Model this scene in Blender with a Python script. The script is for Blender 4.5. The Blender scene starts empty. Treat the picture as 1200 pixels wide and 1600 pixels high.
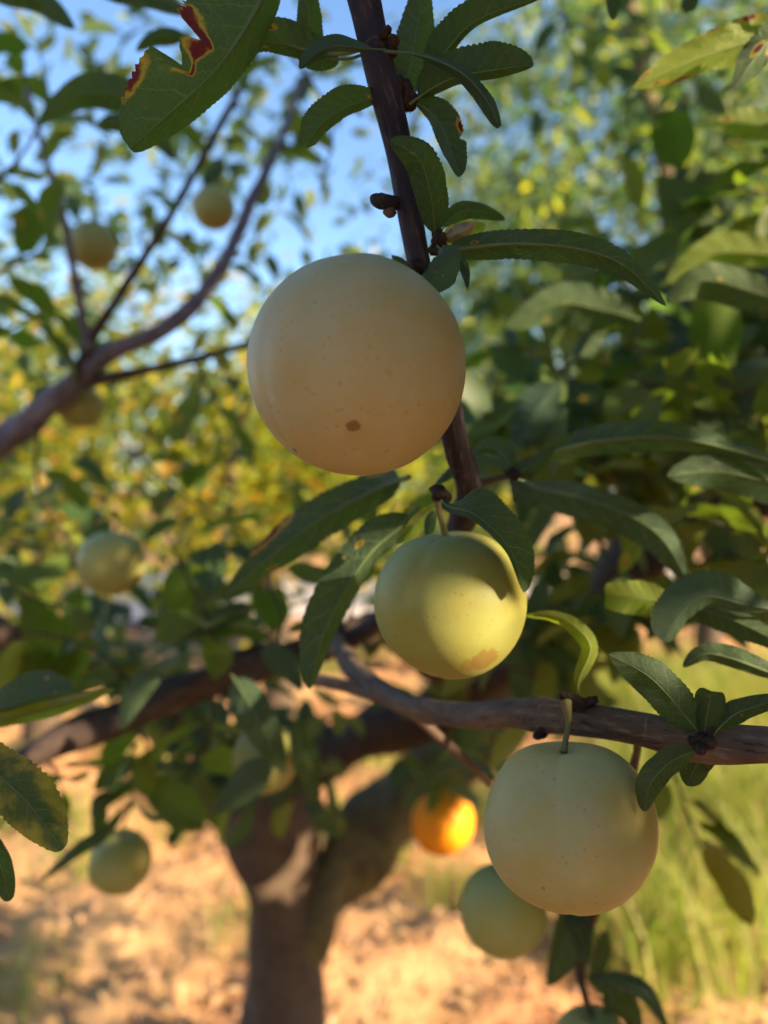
import bpy, math, random
import numpy as np
from mathutils import Vector, Matrix

random.seed(7)
rng = np.random.default_rng(11)
SC = bpy.context.scene
COL = SC.collection
R = math.radians

# ------------------------------------------------------------------ camera
F = 1208.0                     # focal length in photo pixels (frame 1200 x 1600)
CAM = Vector((0, 0, 1.35))
PITCH = math.atan(30 / F)      # a little downwards, horizon just above the middle
cd = bpy.data.cameras.new('camera')
cam = bpy.data.objects.new('camera', cd)
COL.objects.link(cam)
cam.location = CAM
cam.rotation_euler = (R(90) - PITCH, 0, 0)
cd.sensor_fit = 'VERTICAL'
cd.sensor_height = 24
cd.lens = 24 * F / 1600
cd.clip_start = 0.01
cd.clip_end = 2000
cd.dof.use_dof = True
cd.dof.focus_distance = 0.208
cd.dof.aperture_fstop = cd.lens / 3.8
SC.camera = cam

# ------------------------------------------------------------------ light
SUN_DIR = Vector((0.80, -0.46, 0.37)).normalized()
w = bpy.data.worlds.new('World')
SC.world = w
w.use_nodes = True
wn = w.node_tree
sky = wn.nodes.new('ShaderNodeTexSky')
sky.sky_type = 'NISHITA'
sky.sun_disc = False
sky.dust_density = .3
sky.ozone_density = 3.5
sky.sun_elevation = math.asin(SUN_DIR.z)
sky.sun_rotation = math.atan2(SUN_DIR.x, SUN_DIR.y)
wn.links.new(sky.outputs[0], wn.nodes['Background'].inputs[0])
wn.nodes['Background'].inputs[1].default_value = 0.088
sl = bpy.data.lights.new('sun', 'SUN')
sl.energy = 5.0
sl.angle = R(0.53)
sl.color = (1.0, 0.80, 0.52)
so = bpy.data.objects.new('sun', sl)
COL.objects.link(so)
so.rotation_euler = SUN_DIR.to_track_quat('Z', 'Y').to_euler()
so.location = SUN_DIR * 20
vs = SC.view_settings
vs.view_transform = 'Standard'
vs.look = 'None'
vs.exposure = 2.0
vs.gamma = 1
SC.cycles.use_denoising = True
SC.cycles.use_adaptive_sampling = True
SC.cycles.adaptive_threshold = .02
SC.cycles.max_bounces = 6
SC.cycles.transmission_bounces = 4
SC.cycles.diffuse_bounces = 3

# ------------------------------------------------------------------ helpers
cp, sp = math.cos(PITCH), math.sin(PITCH)
FWD = Vector((0, cp, -sp)); UP = Vector((0, sp, cp)); RIGHT = Vector((1, 0, 0))
def P(px, py, d):
    return CAM + RIGHT * ((px - 600) / F * d) + UP * ((800 - py) / F * d) + FWD * d
WP = {}                        # world position of each built object
def setup(o, parent, origin):
    COL.objects.link(o)
    o.location = Vector(origin)
    if parent is not None:
        o.parent = parent
        o.location = Vector(origin) - WP[parent.name]
    WP[o.name] = Vector(origin)
    return o
def tag(o, label=None, cat=None, group=None, kind=None):
    if label: o['label'] = label
    if cat: o['category'] = cat
    if group: o['group'] = group
    if kind: o['kind'] = kind
    return o
def empty(name, loc):
    return setup(bpy.data.objects.new(name, None), None, loc)
def mesh_np(name, V, faces_flat, sizes, uv=None, attr=None, smooth=True):
    me = bpy.data.meshes.new(name)
    V = np.asarray(V, dtype=np.float32)
    faces_flat = np.asarray(faces_flat, dtype=np.int32).ravel()
    sizes = np.asarray(sizes, dtype=np.int32)
    me.vertices.add(len(V)); me.vertices.foreach_set('co', V.ravel())
    me.loops.add(len(faces_flat)); me.loops.foreach_set('vertex_index', faces_flat)
    me.polygons.add(len(sizes))
    starts = np.concatenate(([0], np.cumsum(sizes)[:-1])).astype(np.int32)
    me.polygons.foreach_set('loop_start', starts)
    me.polygons.foreach_set('use_smooth', np.full(len(sizes), smooth))
    if uv is not None:
        lay = me.uv_layers.new(name='UVMap')
        lay.data.foreach_set('uv', np.asarray(uv, dtype=np.float32)[faces_flat].ravel())
    if attr is not None:
        a = me.attributes.new('lf', 'FLOAT_COLOR', 'POINT')
        c = np.ones((len(V), 4), dtype=np.float32); c[:, :3] = attr
        a.data.foreach_set('color', c.ravel())
    me.update(calc_edges=True)
    me.validate()
    return me
def obj(name, me, mat, parent, origin):
    o = bpy.data.objects.new(name, me)
    if mat is not None and len(me.materials) == 0: me.materials.append(mat)
    return setup(o, parent, origin)
def catmull(pts, n):
    """n samples through the points (rows of any width)"""
    p = np.array(pts, dtype=float)
    if len(p) == 2:
        t = np.linspace(0, 1, n)[:, None]
        return p[0] * (1 - t) + p[1] * t
    p = np.vstack([2 * p[0] - p[1], p, 2 * p[-1] - p[-2]])
    m = len(p) - 3
    out = []
    for t in np.linspace(0, m, n):
        i = min(int(t), m - 1); u = t - i
        a, b, c, d = p[i:i + 4]
        out.append(.5 * (2 * b + (c - a) * u + (2 * a - 5 * b + 4 * c - d) * u * u + (3 * b - a - 3 * c + d) * u ** 3))
    return np.array(out)
def norm(a): return a / np.maximum(np.linalg.norm(a, axis=-1, keepdims=True), 1e-9)

# ------------------------------------------------------------------ materials
class NT:
    def __init__(s, name):
        s.m = bpy.data.materials.new(name); s.m.use_nodes = True
        s.t = s.m.node_tree; s.n = s.t.nodes
        s.out = s.n['Material Output']; s.b = s.n['Principled BSDF']
    def node(s, kind, ins=None, **kw):
        nd = s.n.new(kind)
        for k, v in kw.items(): setattr(nd, k, v)
        for k, v in (ins or {}).items(): s.put(nd.inputs[k], v)
        return nd
    def put(s, sock, v):
        if isinstance(v, bpy.types.NodeSocket): s.t.links.new(v, sock)
        else:
            if isinstance(v, tuple) and len(v) == 3 and sock.type == 'RGBA': v = v + (1,)
            sock.default_value = v
    def math(s, op, a, b=0.0, c=0.0):
        nd = s.n.new('ShaderNodeMath'); nd.operation = op
        for i, v in enumerate((a, b, c)): s.put(nd.inputs[i], v)
        return nd.outputs[0]
    def mix(s, f, a, b):
        nd = s.n.new('ShaderNodeMix'); nd.data_type = 'RGBA'
        s.put(nd.inputs[0], f); s.put(nd.inputs[6], a); s.put(nd.inputs[7], b)
        return nd.outputs[2]
    def smooth(s, v, lo, hi, a=0.0, b=1.0):
        nd = s.n.new('ShaderNodeMapRange'); nd.interpolation_type = 'SMOOTHSTEP'
        for i, x in enumerate((v, lo, hi, a, b)): s.put(nd.inputs[i], x)
        return nd.outputs[0]
    def noise(s, vec, scale, detail=4, rough=.55):
        nd = s.node('ShaderNodeTexNoise', {'Scale': scale, 'Detail': detail, 'Roughness': rough})
        if vec is not None: s.put(nd.inputs['Vector'], vec)
        return nd.outputs[0]
    def mapping(s, vec, scale):
        nd = s.node('ShaderNodeMapping', {'Scale': scale}); s.put(nd.inputs[0], vec)
        return nd.outputs[0]
    def coord(s, which='Object'):
        return s.node('ShaderNodeTexCoord').outputs[which]
    def bump(s, h, strength, dist):
        nd = s.node('ShaderNodeBump', {'Strength': strength, 'Distance': dist}); s.put(nd.inputs['Height'], h)
        s.put(s.b.inputs['Normal'], nd.outputs[0])
        return nd.outputs[0]
    def set(s, **kw):
        for k, v in kw.items(): s.put(s.b.inputs[k.replace('_', ' ')], v)

def leaf_material(name, green, green2, vein, trans, trans_amt=.38, detail=True):
    t = NT(name)
    at = t.node('ShaderNodeAttribute', attribute_name='lf')
    sep = t.node('ShaderNodeSeparateColor'); t.put(sep.inputs[0], at.outputs['Color'])
    dmg, yel, rib = sep.outputs
    rnd = t.math('POWER', t.node('ShaderNodeObjectInfo').outputs['Random'], 1.6)
    uvn = t.coord('UV'); sx = t.node('ShaderNodeSeparateXYZ'); t.put(sx.inputs[0], uvn)
    u, v = sx.outputs[0], sx.outputs[1]
    us = t.math('MULTIPLY_ADD', u, 2.0, -1.0)
    au = t.math('ABSOLUTE', us)
    oc = t.coord('Object')
    n1 = t.noise(oc, 60, 3)
    base = t.mix(n1, green, green2)
    base = t.mix(t.math('MULTIPLY', rnd, .4 if detail else .7), base, (green2[0] * 2.2, green2[1] * 1.6, green2[2] * .8))
    if detail:
        side = t.math('GREATER_THAN', us, 0.0)
        wob = t.math('MULTIPLY', t.noise(uvn, 9, 2), .05)
        s_ = t.math('SUBTRACT', v, t.math('MULTIPLY', t.math('POWER', au, 1.15), .15))
        s_ = t.math('ADD', s_, wob)
        s_ = t.math('MULTIPLY_ADD', s_, 9.0, t.math('MULTIPLY', side, .45))
        fr = t.math('ABSOLUTE', t.math('SUBTRACT', t.math('FRACT', s_), .5))
        lw = t.math('MULTIPLY_ADD', au, -.035, .075)
        lat = t.smooth(fr, lw, 0.012, 0.0, 1.0)
        lat = t.math('MULTIPLY', lat, t.smooth(au, .97, .75))
        mw = t.math('MULTIPLY_ADD', v, -.045, .08)
        mid = t.smooth(au, mw, t.math('MULTIPLY', mw, .4))
        vo = t.node('ShaderNodeTexVoronoi', {'Scale': 46.0}, feature='DISTANCE_TO_EDGE')
        t.put(vo.inputs['Vector'], t.mapping(uvn, (.46, 1, 1)))
        ret = t.smooth(vo.outputs['Distance'], .10, .02)
        vo2 = t.node('ShaderNodeTexVoronoi', {'Scale': 20.0}, feature='DISTANCE_TO_EDGE')
        t.put(vo2.inputs['Vector'], t.mapping(uvn, (.46, 1, 1)))
        ret2 = t.smooth(vo2.outputs['Distance'], .06, .01)
        rr = t.math('MAXIMUM', t.math('MULTIPLY', ret, .22), t.math('MULTIPLY', ret2, .40))
        vm = t.math('MAXIMUM', t.math('MAXIMUM', t.math('MULTIPLY', lat, .85), mid), rr)
        vm = t.math('MAXIMUM', vm, rib)
    else:
        mid = t.smooth(au, .07, .02)
        vm = t.math('MULTIPLY', mid, .6)
    ny = t.noise(oc, 160, 4)
    yv = t.smooth(t.math('MULTIPLY_ADD', t.math('SUBTRACT', ny, .5), 1.1, yel), .35, .75)
    base = t.mix(yv, base, (.30, .27, .035))
    base = t.mix(t.math('MULTIPLY', vm, .9), base, vein)
    dv = t.math('MULTIPLY_ADD', t.math('SUBTRACT', t.noise(oc, 190, 5, .7), .5), t.math('MULTIPLY', t.smooth(dmg, .0, .3), 1.0), dmg)
    base = t.mix(t.smooth(dv, .20, .56), base, (.40, .30, .035))
    red = t.mix(n1, (.045, .010, .018), (.10, .020, .022))
    base = t.mix(t.smooth(dv, .52, .74), base, red)
    tcol = t.mix(yv, trans, (.62, .5, .04))
    tcol = t.mix(t.math('MULTIPLY', vm, .5), tcol, (trans[0] * .6, trans[1] * .6, trans[2] * .5))
    tcol = t.mix(t.smooth(dv, .25, .42), tcol, (.55, .36, .04))
    tcol = t.mix(t.smooth(dv, .52, .66), tcol, (.32, .03, .01))
    t.set(Base_Color=base, Roughness=t.math('MULTIPLY_ADD', n1, .2, .42))
    t.b.inputs['Specular IOR Level'].default_value = .24
    if detail:
        h = t.math('ADD', t.math('MULTIPLY', vm, .8), t.math('MULTIPLY', t.noise(oc, 900, 2), .25))
        t.bump(h, .9, .0007)
    tr = t.node('ShaderNodeBsdfTranslucent'); t.put(tr.inputs[0], tcol)
    mx = t.node('ShaderNodeMixShader', {0: trans_amt})
    t.put(mx.inputs[1], t.b.outputs[0]); t.put(mx.inputs[2], tr.outputs[0])
    t.put(t.out.inputs[0], mx.outputs[0])
    return t.m

def foliage_material(name, tint=1.0, trans_amt=.42):
    """leaves of a whole crown: B of 'lf' is a random number per leaf"""
    t = NT(name)
    at = t.node('ShaderNodeAttribute', attribute_name='lf')
    sep = t.node('ShaderNodeSeparateColor'); t.put(sep.inputs[0], at.outputs['Color'])
    r1 = sep.outputs[2]; r2 = sep.outputs[1]
    cr = t.node('ShaderNodeValToRGB'); e = cr.color_ramp; e.interpolation = 'LINEAR'
    stops = [(0, (.020, .046, .026)), (.40, (.050, .088, .024)), (.68, (.15, .17, .022)),
             (.88, (.30, .265, .03)), (.965, (.40, .25, .035)), (1.0, (.36, .12, .03))]
    e.elements[0].position = 0; e.elements[0].color = stops[0][1] + (1,)
    e.elements[1].position = 1; e.elements[1].color = stops[-1][1] + (1,)
    for p_, c in stops[1:-1]:
        el = e.elements.new(p_); el.color = c + (1,)
    t.put(cr.inputs[0], r1)
    base = t.mix(r2, cr.outputs[0], (.06, .09, .03))
    t.set(Base_Color=base, Roughness=.5)
    t.b.inputs['Specular IOR Level'].default_value = .3
    hs = t.node('ShaderNodeHueSaturation', {'Hue': .505, 'Saturation': 1.1, 'Value': 2.6 * tint}); t.put(hs.inputs['Color'], base)
    tr = t.node('ShaderNodeBsdfTranslucent'); t.put(tr.inputs[0], hs.outputs[0])
    mx = t.node('ShaderNodeMixShader', {0: trans_amt})
    t.put(mx.inputs[1], t.b.outputs[0]); t.put(mx.inputs[2], tr.outputs[0])
    t.put(t.out.inputs[0], mx.outputs[0])
    return t.m

def bark_material(name, dark, light, flake, crack=.5):
    t = NT(name)
    uv = t.coord('UV'); oc = t.coord('Object')
    long_ = t.noise(t.mapping(uv, (1, .16, 1)), 520, 5, .65)
    ring = t.noise(t.mapping(uv, (.25, 1, 1)), 330, 3)
    big = t.noise(oc, 45, 4)
    c = t.mix(t.smooth(big, .3, .7), dark, light)
    c = t.mix(t.math('MULTIPLY', t.smooth(long_, .52, .66), .7), c, flake)
    ck = t.smooth(long_, .42, .34)
    c = t.mix(t.math('MULTIPLY', ck, crack), c, (dark[0] * .3, dark[1] * .3, dark[2] * .3))
    c = t.mix(t.math('MULTIPLY', t.smooth(ring, .63, .70), .5), c, flake)
    t.set(Base_Color=c, Roughness=.72)
    t.b.inputs['Specular IOR Level'].default_value = .25
    h = t.math('ADD', t.math('MULTIPLY', long_, .8), t.math('MULTIPLY', ring, .35))
    t.bump(h, .8, .0012)
    return t.m

def plum_material(name, flesh, bloom, bloom_amt, spots=()):
    """spots: (direction, angular radius, colour, strength)"""
    t = NT(name)
    oc = t.coord('Object')
    n1 = t.noise(oc, 38, 4); n2 = t.noise(oc, 150, 5); n3 = t.noise(oc, 900, 2)
    c = t.mix(t.smooth(t.noise(oc, 70, 5, .6), .35, .68), flesh, (flesh[0] * 1.05, flesh[1] * .90, flesh[2] * .55))
    bm = t.math('MULTIPLY_ADD', t.smooth(n2, .35, .65), .45, t.smooth(n1, .75, .2, 0, .65))
    c = t.mix(t.math('MULTIPLY', bm, bloom_amt), c, bloom)
    vo = t.node('ShaderNodeTexVoronoi', {'Scale': 420.0}); t.put(vo.inputs['Vector'], oc)
    c = t.mix(t.math('MULTIPLY', t.smooth(vo.outputs['Distance'], .26, .10, 0, .55), t.smooth(n2, .45, .6)), c, (flesh[0] * .75, flesh[1] * .62, flesh[2] * .35))
    geo = t.node('ShaderNodeVectorMath', operation='NORMALIZE'); t.put(geo.inputs[0], oc)
    wob = t.node('ShaderNodeTexNoise', {'Scale': 14.0, 'Detail': 5.0}); t.put(wob.inputs['Vector'], geo.outputs[0])
    for d, rad, col, stg in spots:
        dv = t.node('ShaderNodeVectorMath', operation='DISTANCE'); t.put(dv.inputs[0], geo.outputs[0])
        dv.inputs[1].default_value = Vector(d).normalized()
        dist = t.math('MULTIPLY_ADD', t.math('SUBTRACT', wob.outputs[0], .5), rad * 1.0, dv.outputs['Value'])
        c = t.mix(t.smooth(dist, rad, rad * .7, 0, stg), c, col)
    t.set(Base_Color=c, Roughness=t.math('MULTIPLY_ADD', n2, .25, .42))
    t.b.inputs['Specular IOR Level'].default_value = .35
    t.b.inputs['Subsurface Weight'].default_value = .28
    t.b.inputs['Subsurface Radius'].default_value = (1, .75, .22)
    t.b.inputs['Subsurface Scale'].default_value = .006
    t.bump(t.math('ADD', n3, t.math('MULTIPLY', n2, .6)), .12, .0003)
    return t.m

def plain_material(name, c1, c2, scale, rough=.8, bump=0):
    t = NT(name); oc = t.coord('Object')
    n = t.noise(oc, scale, 5)
    t.set(Base_Color=t.mix(t.smooth(n, .3, .7), c1, c2), Roughness=rough)
    t.b.inputs['Specular IOR Level'].default_value = .2
    if bump: t.bump(n, .7, bump)
    return t.m

M = {}
M['leaf'] = leaf_material('leaf_green', (.021, .050, .036), (.030, .062, .034), (.17, .23, .10), (.15, .24, .02))
M['leaf_pale'] = leaf_material('leaf_pale_green', (.085, .125, .022), (.11, .145, .022), (.20, .24, .06), (.40, .52, .03), .5)
M['leaf_blue'] = leaf_material('leaf_blue_green', (.034, .070, .060), (.045, .085, .062), (.11, .17, .10), (.13, .22, .04))
M['leaf_mid'] = leaf_material('leaf_mid_green', (.023, .056, .030), (.048, .085, .020), (.09, .13, .04), (.22, .34, .02), .45, detail=False)
M['foliage'] = foliage_material('foliage_mixed')
M['foliage_far'] = foliage_material('foliage_far', 1.5, .5)
M['bark_top'] = bark_material('bark_aubergine', (.015, .011, .020), (.030, .022, .032), (.085, .060, .060), .6)
M['bark_low'] = bark_material('bark_grey_brown', (.070, .042, .030), (.125, .080, .055), (.18, .13, .095), .85)
M['bark_limb'] = bark_material('bark_dark_limb', (.034, .022, .020), (.060, .040, .033), (.10, .07, .055), .6)
M['bark_purple'] = bark_material('bark_purple_grey', (.10, .080, .105), (.16, .13, .165), (.22, .18, .20), .4)
M['bark_trunk'] = bark_material('bark_trunk', (.060, .038, .026), (.095, .062, .040), (.14, .11, .07), .6)
M['bark_lichen'] = bark_material('bark_lichen', (.065, .045, .026), (.13, .105, .035), (.16, .13, .06), .5)
M['stem'] = plain_material('stem_green', (.10, .11, .03), (.15, .09, .04), 420, .65, .0005)
M['bud'] = plain_material('bud_brown', (.020, .011, .010), (.055, .030, .022), 700, .85, .0012)
M['dry'] = plain_material('dry_leaf', (.16, .10, .05), (.34, .27, .17), 160, .8)

# ------------------------------------------------------------------ ground
def gz(x, y):
    return .10 * np.sin(x * .55 + 1.3) * np.sin(y * .42) + .03 * np.sin(x * 2.1 + y * 1.3) + np.clip((y - 9) / 60, 0, 1) * 1.5
def grid(xs, ys, zf):
    X, Y = np.meshgrid(xs, ys); Z = zf(X, Y)
    V = np.stack([X, Y, Z], -1).reshape(-1, 3)
    nx, ny = len(xs), len(ys)
    i = np.arange(nx * ny).reshape(ny, nx)
    Fc = np.stack([i[:-1, :-1], i[:-1, 1:], i[1:, 1:], i[1:, :-1]], -1).reshape(-1, 4)
    return V, Fc
def soil_z(X, Y):
    z = gz(X, Y)
    n = np.zeros_like(z)
    r_ = np.random.default_rng(3)
    for k in range(26):
        f = r_.uniform(5, 34); a = r_.uniform(0, 2 * math.pi); ph = r_.uniform(0, 6.3)
        n += np.sin(f * (X * math.cos(a) + Y * math.sin(a)) + ph) * (.035 / f ** .75)
    near = np.clip(1.4 - np.hypot(X, Y - 3) / 9, 0, 1)
    return z + n * near * 1.4
t = NT('soil')
oc = t.coord('Object')
n1 = t.noise(oc, 1.3, 5); n2 = t.noise(oc, 14, 6, .65); n3 = t.noise(oc, 70, 4)
c = t.mix(t.smooth(n2, .38, .62), (.26, .11, .052), (.55, .275, .130))
c = t.mix(t.smooth(n1, .40, .66), c, (.47, .29, .14))
c = t.mix(t.smooth(n3, .62, .72), c, (.50, .36, .22))
c = t.mix(t.smooth(t.noise(oc, .8, 4), .56, .68, 0, .55), c, (.17, .17, .05))
t.set(Base_Color=c, Roughness=.95); t.b.inputs['Specular IOR Level'].default_value = .1
t.bump(t.math('ADD', n2, t.math('MULTIPLY', n3, .4)), 1.0, .03)
M['soil'] = t.m
xs = np.concatenate([np.linspace(-400, -20, 12), np.linspace(-16, -5, 12), np.linspace(-4.8, 4.8, 190), np.linspace(5, 16, 12), np.linspace(20, 400, 12)])
ys = np.concatenate([np.linspace(-400, -12, 10), np.linspace(-9, .4, 12), np.linspace(.5, 9, 190), np.linspace(9.6, 30, 26), np.linspace(36, 700, 14)])
V, Fc = grid(xs, ys, soil_z)
ground = obj('ground', mesh_np('ground', V, Fc, np.full(len(Fc), 4)), M['soil'], None, (0, 0, 0))
tag(ground, 'dry orange brown orchard soil', None, None, 'structure')

# pale dirt track beyond the trees on the left
xs = np.linspace(-16, 9, 60); s_ = np.linspace(0, 1, 9)
Vt = []
for b in s_:
    for x in xs:
        y = 8.2 + .10 * x + b * 3.6 + .25 * math.sin(x * .7 + b * 2)
        Vt.append((x, y, float(gz(np.array(x), np.array(y))) + .055 + .012 * math.sin(b * math.pi)))
i = np.arange(9 * 60).reshape(9, 60)
Fc = np.stack([i[:-1, :-1], i[:-1, 1:], i[1:, 1:], i[1:, :-1]], -1).reshape(-1, 4)
M['track'] = plain_material('pale_dust', (.46, .37, .31), (.60, .50, .43), 3.0, .95, .02)
tag(obj('dirt_track', mesh_np('dirt_track', Vt, Fc, np.full(len(Fc), 4)), M['track'], None, (0, 0, 0)), None, None, None, 'structure')

# ------------------------------------------------------------------ tubes
def tube_mesh(pts, radii, seg=14, step=.004, rough=.05, seed=0, knots=()):
    """pts world Vectors; radii per point (m). returns verts, faces, uv"""
    pr = [tuple(p) + (r_,) for p, r_ in zip(pts, radii)]
    L = sum((Vector(a[:3]) - Vector(b[:3])).length for a, b in zip(pr, pr[1:]))
    n = max(6, min(420, int(L / step)))
    s = catmull(pr, n)
    C, rad = s[:, :3], np.maximum(s[:, 3], 1e-4)
    T = norm(np.gradient(C, axis=0))
    nrm = C[0] - np.array(CAM); nrm = nrm - T[0] * nrm.dot(T[0]); nrm /= max(np.linalg.norm(nrm), 1e-9)
    along = np.concatenate(([0], np.cumsum(np.linalg.norm(np.diff(C, axis=0), axis=1))))
    r_ = np.random.default_rng(seed)
    ph = r_.uniform(0, 6.3, 12); fr = r_.uniform(20, 160, 12) * (.006 / max(rad.mean(), .003)) ** .6; ks = r_.integers(0, 4, 12)
    ang = np.linspace(0, 2 * math.pi, seg + 1)
    V, UV = [], []
    for k in range(n):
        nrm = nrm - T[k] * nrm.dot(T[k]); nrm /= max(np.linalg.norm(nrm), 1e-9)
        bn = np.cross(T[k], nrm)
        m = np.zeros(seg + 1)
        for q in range(12): m += np.sin(along[k] * fr[q] + ks[q] * ang + ph[q])
        rr = rad[k] * (1 + rough * m / 2.2)
        for kc, kw, ka in knots: rr = rr * (1 + ka * math.exp(-((along[k] / along[-1] - kc) / kw) ** 2))
        ring = C[k] + np.cos(ang)[:, None] * nrm * rr[:, None] + np.sin(ang)[:, None] * bn * rr[:, None]
        V.append(ring); UV.append(np.stack([ang * rad[k], np.full(seg + 1, along[k])], -1))
    V = np.concatenate(V); UV = np.concatenate(UV)
    i = np.arange(n * (seg + 1)).reshape(n, seg + 1)
    Fc = np.stack([i[:-1, :-1], i[:-1, 1:], i[1:, 1:], i[1:, :-1]], -1).reshape(-1, 4)
    sizes = [4] * len(Fc); flat = list(Fc.ravel())
    for e, row in ((0, i[0][::-1]), (1, i[-1])):
        flat += list(row[:-1]); sizes.append(seg)
    return V, flat, sizes, UV
SEED = [0]
def tube(name, pts, radii, mat, parent, seg=14, step=.004, rough=.05, knots=()):
    SEED[0] += 1
    V, fl, sz, UV = tube_mesh(pts, radii, seg, step, rough, SEED[0], knots)
    o0 = Vector(pts[0])
    return obj(name, mesh_np(name, V - np.array(o0), fl, sz, UV), M[mat], parent, o0)
def ptube(name, rows, mat, parent, **kw):
    """rows: (px, py, depth, half thickness in px at that depth)"""
    return tube(name, [P(a, b, d) for a, b, d, h in rows], [h * d / F for a, b, d, h in rows], mat, parent, **kw)

# ------------------------------------------------------------------ the plum tree
TX, TY = P(435, 1600, 1.22).x, P(435, 1600, 1.22).y
base_z = float(soil_z(np.array(TX), np.array(TY)))
tree = empty('plum_tree', (TX, TY, base_z))
tag(tree, 'plum tree with blurred dark trunk, bearing the pale plums and toothed leaves', 'tree')
def Ptrunk(px, py, d=1.22): return P(px, py, d)
trunk = tube('trunk', [Vector((TX - .03, TY, base_z - .1)), Vector((TX - .02, TY, base_z + .04)), P(438, 1750, 1.22), P(440, 1600, 1.22), P(446, 1470, 1.21), P(440, 1370, 1.20), P(422, 1290, 1.19), P(405, 1230, 1.19)],
             [.115, .095, .066, .060, .060, .063, .066, .06], 'bark_trunk', tree, seg=22, step=.012, rough=.10)
limb_left = ptube('limb', [(420, 1320, 1.19, 48), (372, 1240, 1.19, 38), (320, 1160, 1.17, 32), (230, 1080, 1.10, 28), (100, 1020, 1.0, 26), (-60, 970, .92, 26), (-230, 880, .88, 26), (-260, 800, .86, 26)], 'bark_limb', tree, seg=16, step=.01, rough=.1)
limb_mid = ptube('limb', [(415, 1270, 1.19, 45), (450, 1205, 1.17, 46), (540, 1165, 1.14, 42), (660, 1118, 1.10, 38), (760, 1060, 1.05, 38), (850, 1010, 1.02, 38), (960, 900, .96, 36), (1080, 820, .90, 34), (1260, 740, .85, 30)], 'bark_limb', tree, seg=16, step=.01, rough=.12)
limb_right = ptube('limb', [(452, 1500, 1.21, 50), (505, 1395, 1.22, 52), (570, 1315, 1.24, 54), (640, 1240, 1.26, 54), (740, 1140, 1.3, 50), (830, 1050, 1.34, 44), (930, 940, 1.4, 38), (1050, 700, 1.5, 26), (1045, 300, 1.6, 15), (988, 40, 1.6, 13), (970, -100, 1.6, 11)], 'bark_lichen', tree, seg=16, step=.014, rough=.12)
limb_front = ptube('limb', [(720, 1085, 1.07, 24), (670, 1030, .85, 26), (610, 985, .66, 25), (540, 995, .58, 24), (430, 1030, .54, 25), (330, 1062, .53, 25), (230, 1102, .52, 26), (120, 1150, .51, 26), (30, 1193, .50, 26), (-90, 1255, .48, 25), (-300, 1330, .46, 22), (-520, 1350, .45, 16), (-700, 1330, .45, 8)], 'bark_limb', tree, seg=16, step=.006, rough=.12)
branch_top = ptube('branch', [(548, 1000, .56, 15), (600, 965, .47, 16), (680, 880, .36, 18), (732, 785, .285, 20), (712, 690, .255, 20), (688, 560, .24, 20), (656, 420, .232, 18), (640, 330, .229, 20), (621, 230, .227, 21), (600, 130, .225, 23), (577, 40, .224, 25), (556, -60, .223, 27), (520, -250, .225, 29), (450, -600, .235, 32), (400, -1000, .26, 34)],
                   'bark_top', tree, seg=26, step=.0016, rough=.055, knots=((.25, .010, .22), (.40, .012, .14), (.50, .010, .18)))
branch_low = ptube('branch', [(500, 985, .56, 15), (520, 1000, .46, 15), (560, 1052, .39, 16), (640, 1103, .335, 18), (720, 1117, .30, 19), (800, 1115, .272, 21), (890, 1121, .25, 26), (1000, 1140, .232, 27), (1095, 1158, .221, 32), (1200, 1164, .213, 29), (1290, 1172, .207, 29), (1500, 1165, .20, 30), (1800, 1120, .20, 31), (2100, 1040, .21, 31)],
                   'bark_low', tree, seg=26, step=.0016, rough=.07, knots=((.22, .010, .2), (.45, .010, .12), (.58, .012, .16)))
twig_low = ptube('branch', [(486, 1060, .39, 9), (560, 1078, .37, 9), (640, 1112, .345, 9), (690, 1155, .345, 8), (735, 1195, .35, 7), (765, 1225, .36, 5)], 'bark_low', tree, seg=14, step=.003, rough=.08)
branch_left = ptube('branch', [(-260, 800, .86, 24), (-130, 750, .84, 24), (-30, 712, .80, 23), (50, 655, .77, 21), (125, 590, .75, 18), (170, 550, .75, 15), (250, 518, .76, 13), (312, 466, .78, 12), (355, 400, .80, 10), (395, 310, .83, 9), (440, 215, .86, 7), (470, 130, .9, 5)], 'bark_purple', tree, seg=16, step=.006, rough=.08)
twig_a = ptube('branch', [(140, 548, .74, 8), (118, 440, .73, 7), (100, 345, .72, 6), (76, 262, .71, 5), (45, 150, .7, 4), (20, 60, .7, 3)], 'bark_purple', tree, seg=10, step=.006, rough=.08)
twig_b = ptube('branch', [(118, 595, .745, 11), (150, 520, .74, 8), (215, 418, .73, 7), (283, 308, .72, 6), (330, 220, .71, 6), (385, 120, .70, 5), (410, 40, .70, 4)], 'bark_limb', tree, seg=10, step=.006, rough=.08)
twig_c = ptube('branch', [(110, 602, .75, 12), (170, 590, .75, 9), (290, 565, .74, 7), (390, 538, .73, 6), (470, 520, .72, 4)], 'bark_limb', tree, seg=10, step=.006, rough=.08)
branch_right = ptube('branch', [(1000, 865, .93, 12), (960, 640, .80, 12), (1040, 562, .76, 12), (1120, 502, .74, 12), (1210, 435, .72, 12), (1330, 330, .7, 12)], 'bark_purple', tree, seg=12, step=.008, rough=.1)
ptube('twig', [(1330, 330, .7, 8), (1310, 230, .5, 7), (1290, 30, .3, 6), (1285, -60, .27, 5)], 'bark_purple', tree, seg=10, step=.004, rough=.1)
ptube('twig', [(1330, 330, .7, 8), (1330, 480, .47, 8), (1310, 760, .34, 8), (1300, 930, .28, 8), (1300, 1095, .26, 6)], 'bark_purple', tree, seg=10, step=.004, rough=.1)
twig_r = ptube('branch', [(735, 760, .283, 6), (762, 752, .285, 5), (800, 744, .29, 4.5), (830, 748, .30, 3)], 'bark_low', tree, seg=10, step=.002, rough=.1)
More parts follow.
